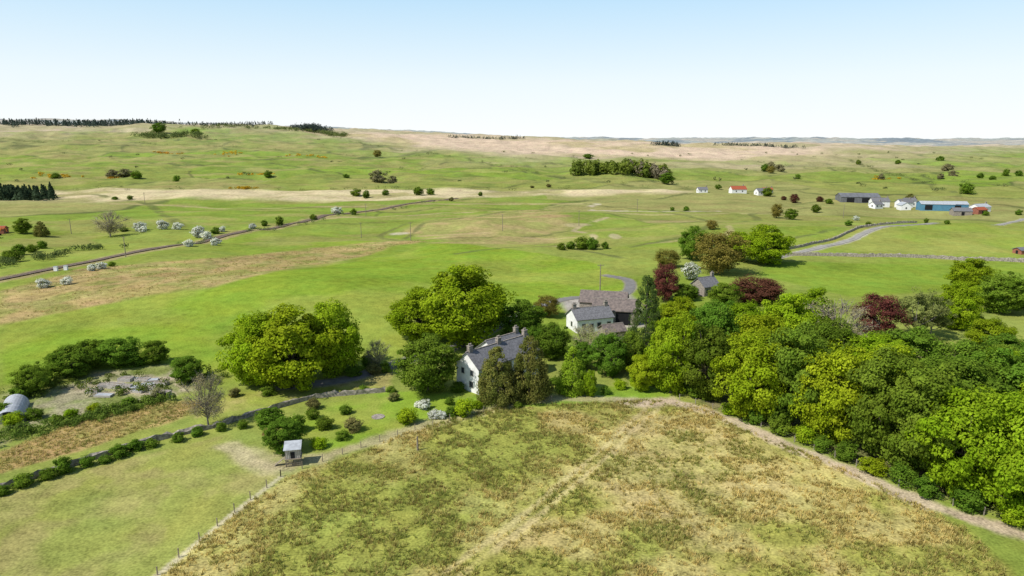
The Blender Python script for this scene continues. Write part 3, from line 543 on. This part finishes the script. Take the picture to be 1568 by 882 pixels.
def arch(x,y,ang,L_,rad):
    e=emp('arched_corrugated_hut',(x,y,h1(x,y)),math.radians(ang));n=48;V=[];k=14
    for i in range(n+1):
        rr=rad*(1+.012*math.cos(i*math.pi))
        for j in range(k+1):
            w=math.pi*j/k;V.append((-L_/2+L_*i/n,math.cos(w)*rr,math.sin(w)*rr*1.05))
    Q=[(i*(k+1)+j,(i+1)*(k+1)+j,(i+1)*(k+1)+j+1,i*(k+1)+j+1) for i in range(n) for j in range(k)]
    o=mk('corrugated_shell',V,Q,[M_ltin]);o.parent=e
    for s in(-1,1):
        me=bpy.data.meshes.new('end_wall');me.from_pydata([(s*(L_/2-.05),math.cos(math.pi*j/k)*rad*.97,math.sin(math.pi*j/k)*rad*1.02) for j in range(k+1)],[],[tuple(range(k+1))]);me.materials.append(M_pale);o=bpy.data.objects.new('end_wall',me);col_.objects.link(o);o.parent=e
    bpart(e,'door',[box(-L_/2-.1,-L_/2-.04,-.5,.5,0,1.9)],M_dark)
arch(-84.2,108,118,9,1.9)
for i in range(18):
    x=-77+rs.uniform(0,15);y=116+rs.uniform(0,9);e=emp('raised_bed',(x,y,h1(x,y)),rs.uniform(-.3,.3));w,l=rs.uniform(.5,.9),rs.uniform(.9,1.8);hh=rs.uniform(.3,.7)
    bpart(e,'timber_frame',[box(-l,l,-w,-w+.08,-.1,hh),box(-l,l,w-.08,w,-.1,hh),box(-l,-l+.08,-w+.08,w-.08,-.1,hh),box(l-.08,l,-w+.08,w-.08,-.1,hh)],M_pale)
    bpart(e,'cover',[box(-l+.09,l-.09,-w+.09,w-.09,-.1,hh-.06)],[M_ltin,M_stone,M_wood][i%3])
def pole(x,y,h,arm=True):
    z=h1(x,y);e=emp('utility_pole',(x,y,z),rs.uniform(-.6,.6));V,Q=tube([(0,0,-.3),(0,0,h*.5),(0,0,h)],[.17,.15,.11],8);o=mk('pole',V,Q,[M_wood],smooth=True);o.parent=e
    if arm: bpart(e,'crossarm',[box(-.9,.9,-.06,.06,h-.5,h-.38)]+[box(u-.05,u+.05,-.05,.05,h-.38,h-.18) for u in(-.8,0,.8)],M_wood)
for x,y,h in((-49,328,9),(-78,351,8),(-5,361,9),(26,197,9),(39,397,9),(-149,260,8),(-98,458,8),(-65,1074,11),(89,486,9),(217,447,9),(-235,362,8),(-300,560,9)): pole(x,y,h)
pole(-14,94,2.2,False)
for x,y in((-157,231),(-154.5,232.5)):
    e=emp('lineside_cabinet',(x,y,h1(x,y)));bpart(e,'cabinet',[box(-.6,.6,-.35,.35,0,1.5)],M_white);bpart(e,'lid',[box(-.68,.68,-.42,.42,1.5,1.6)],M_ltin);bpart(e,'legs',[box(-.5,-.4,-.3,.3,-.3,0),box(.4,.5,-.3,.3,-.3,0)],M_wood)
def excav(x,y,ang,m):
    e=emp('excavator',(x,y,h1(x,y)),ang)
    bpart(e,'tracks',[box(-1.7,1.7,-1.3,-.8,0,.75),box(-1.7,1.7,.8,1.3,0,.75)],M_rubber);bpart(e,'body',[box(-1.6,1.2,-1.2,1.2,.8,1.8),box(-1.6,-.8,-1.,1.,1.8,2.1)],m)
    bpart(e,'cab',[box(.1,1.2,.2,1.15,1.81,2.9)],M_glass);bpart(e,'cab_roof',[box(.05,1.25,.15,1.2,2.9,3.)],m)
    V,Q=tube([(1,-.2,1.6),(2.8,-.2,3.9),(4.2,-.2,3.4)],[.22,.25,.18],4);o=mk('boom',V,Q,[m]);o.parent=e
    V,Q=tube([(4.2,-.2,3.4),(4.6,-.2,1.6)],[.17,.12],4);o=mk('dipper_arm',V,Q,[m]);o.parent=e
    bpart(e,'bucket',[box(4.2,4.9,-.6,.2,.9,1.6)],M_rubber)
excav(-262,345,.4,M_orange);excav(-254,334,2.4,M_yellow)
house('brick_shed',-266,352,10,7,5,2.6,3.8,M_brick,M_red,doors=[('f',0,1.5,2)])
def stone_blob(name,x,y,s,m):
    V,Q=join([box(-.5,.5,-.4,.4,-.1,.6),box(-.35,.4,-.3,.3,.6,1.1)]);V=V*s+rs.normal(0,.06*s,V.shape);o=mk(name,V,Q,[m]);o.location=(x,y,h1(x,y))
stone_blob('standing_stone',-38.5,99.5,.9,M_brick)
e=emp('garden_patio',(-22.3,106.6,h1(-22.3,106.6)))
V=[(math.cos(w)*r_,math.sin(w)*r_,zz) for r_,zz in((0.001,.1),(1.1,.1),(1.1,-.2)) for w in np.linspace(0,2*math.pi,17)[:-1]]
Q=[(k*16+j,(k*16)+(j+1)%16,(k+1)*16+(j+1)%16,(k+1)*16+j) for k in range(2) for j in range(16)]
o=mk('paving',V,Q,[M_stone]);o.parent=e
# ---------------------------------------------------------------- light, sky, camera
w=bpy.data.worlds.new('World');bpy.context.scene.world=w;w.use_nodes=True;nt=w.node_tree
SA,SE=240,50
s=nt.nodes.new('ShaderNodeTexSky');s.sky_type='NISHITA';s.sun_disc=False;s.sun_elevation=math.radians(SE);s.sun_rotation=math.radians(SA);s.dust_density=.4;s.altitude=200
tc=nt.nodes.new('ShaderNodeTexCoord');sx=nt.nodes.new('ShaderNodeSeparateXYZ');nt.links.new(tc.outputs['Generated'],sx.inputs[0])
rp=nt.nodes.new('ShaderNodeValToRGB');el=rp.color_ramp.elements;el[0].position=0;el[0].color=(1,1,1,1);el[1].position=.4;el[1].color=(0,0,0,1)
e1=el.new(.19);e1.color=(.85,.85,.85,1)
hz=nt.nodes.new('ShaderNodeValToRGB');el=hz.color_ramp.elements;el[0].position=.01;el[0].color=(.97,.995,1,1);el[1].position=.2;el[1].color=(.52,.79,1,1);e2=el.new(.08);e2.color=(.86,.955,1,1)
sc=nt.nodes.new('ShaderNodeVectorMath');sc.operation='SCALE';sc.inputs['Scale'].default_value=6.75;nt.links.new(hz.outputs[0],sc.inputs[0])
nt.links.new(sx.outputs[2],rp.inputs[0]);nt.links.new(sx.outputs[2],hz.inputs[0])
mx=nt.nodes.new('ShaderNodeMix');mx.data_type='RGBA';nt.links.new(rp.outputs[0],mx.inputs[0]);nt.links.new(s.outputs[0],mx.inputs[6]);nt.links.new(sc.outputs[0],mx.inputs[7])
nt.links.new(mx.outputs[2],nt.nodes['Background'].inputs[0]);nt.nodes['Background'].inputs[1].default_value=.15
l=bpy.data.lights.new('sun','SUN');l.energy=5;l.angle=math.radians(.5);l.color=(1,.96,.88)
lo=bpy.data.objects.new('sun',l);col_.objects.link(lo)
a=math.radians(SA);el_=math.radians(SE)
lo.rotation_euler=mathutils.Vector((math.sin(a)*math.cos(el_),math.cos(a)*math.cos(el_),math.sin(el_))).to_track_quat('Z','Y').to_euler()
ca=bpy.data.cameras.new('camera');co=bpy.data.objects.new('camera',ca);col_.objects.link(co)
ca.lens=24;ca.clip_start=1;ca.clip_end=30000;co.location=(0,0,45);co.rotation_euler=(math.radians(77.8),0,0);bpy.context.scene.camera=co
bpy.context.scene.view_settings.view_transform='Standard'
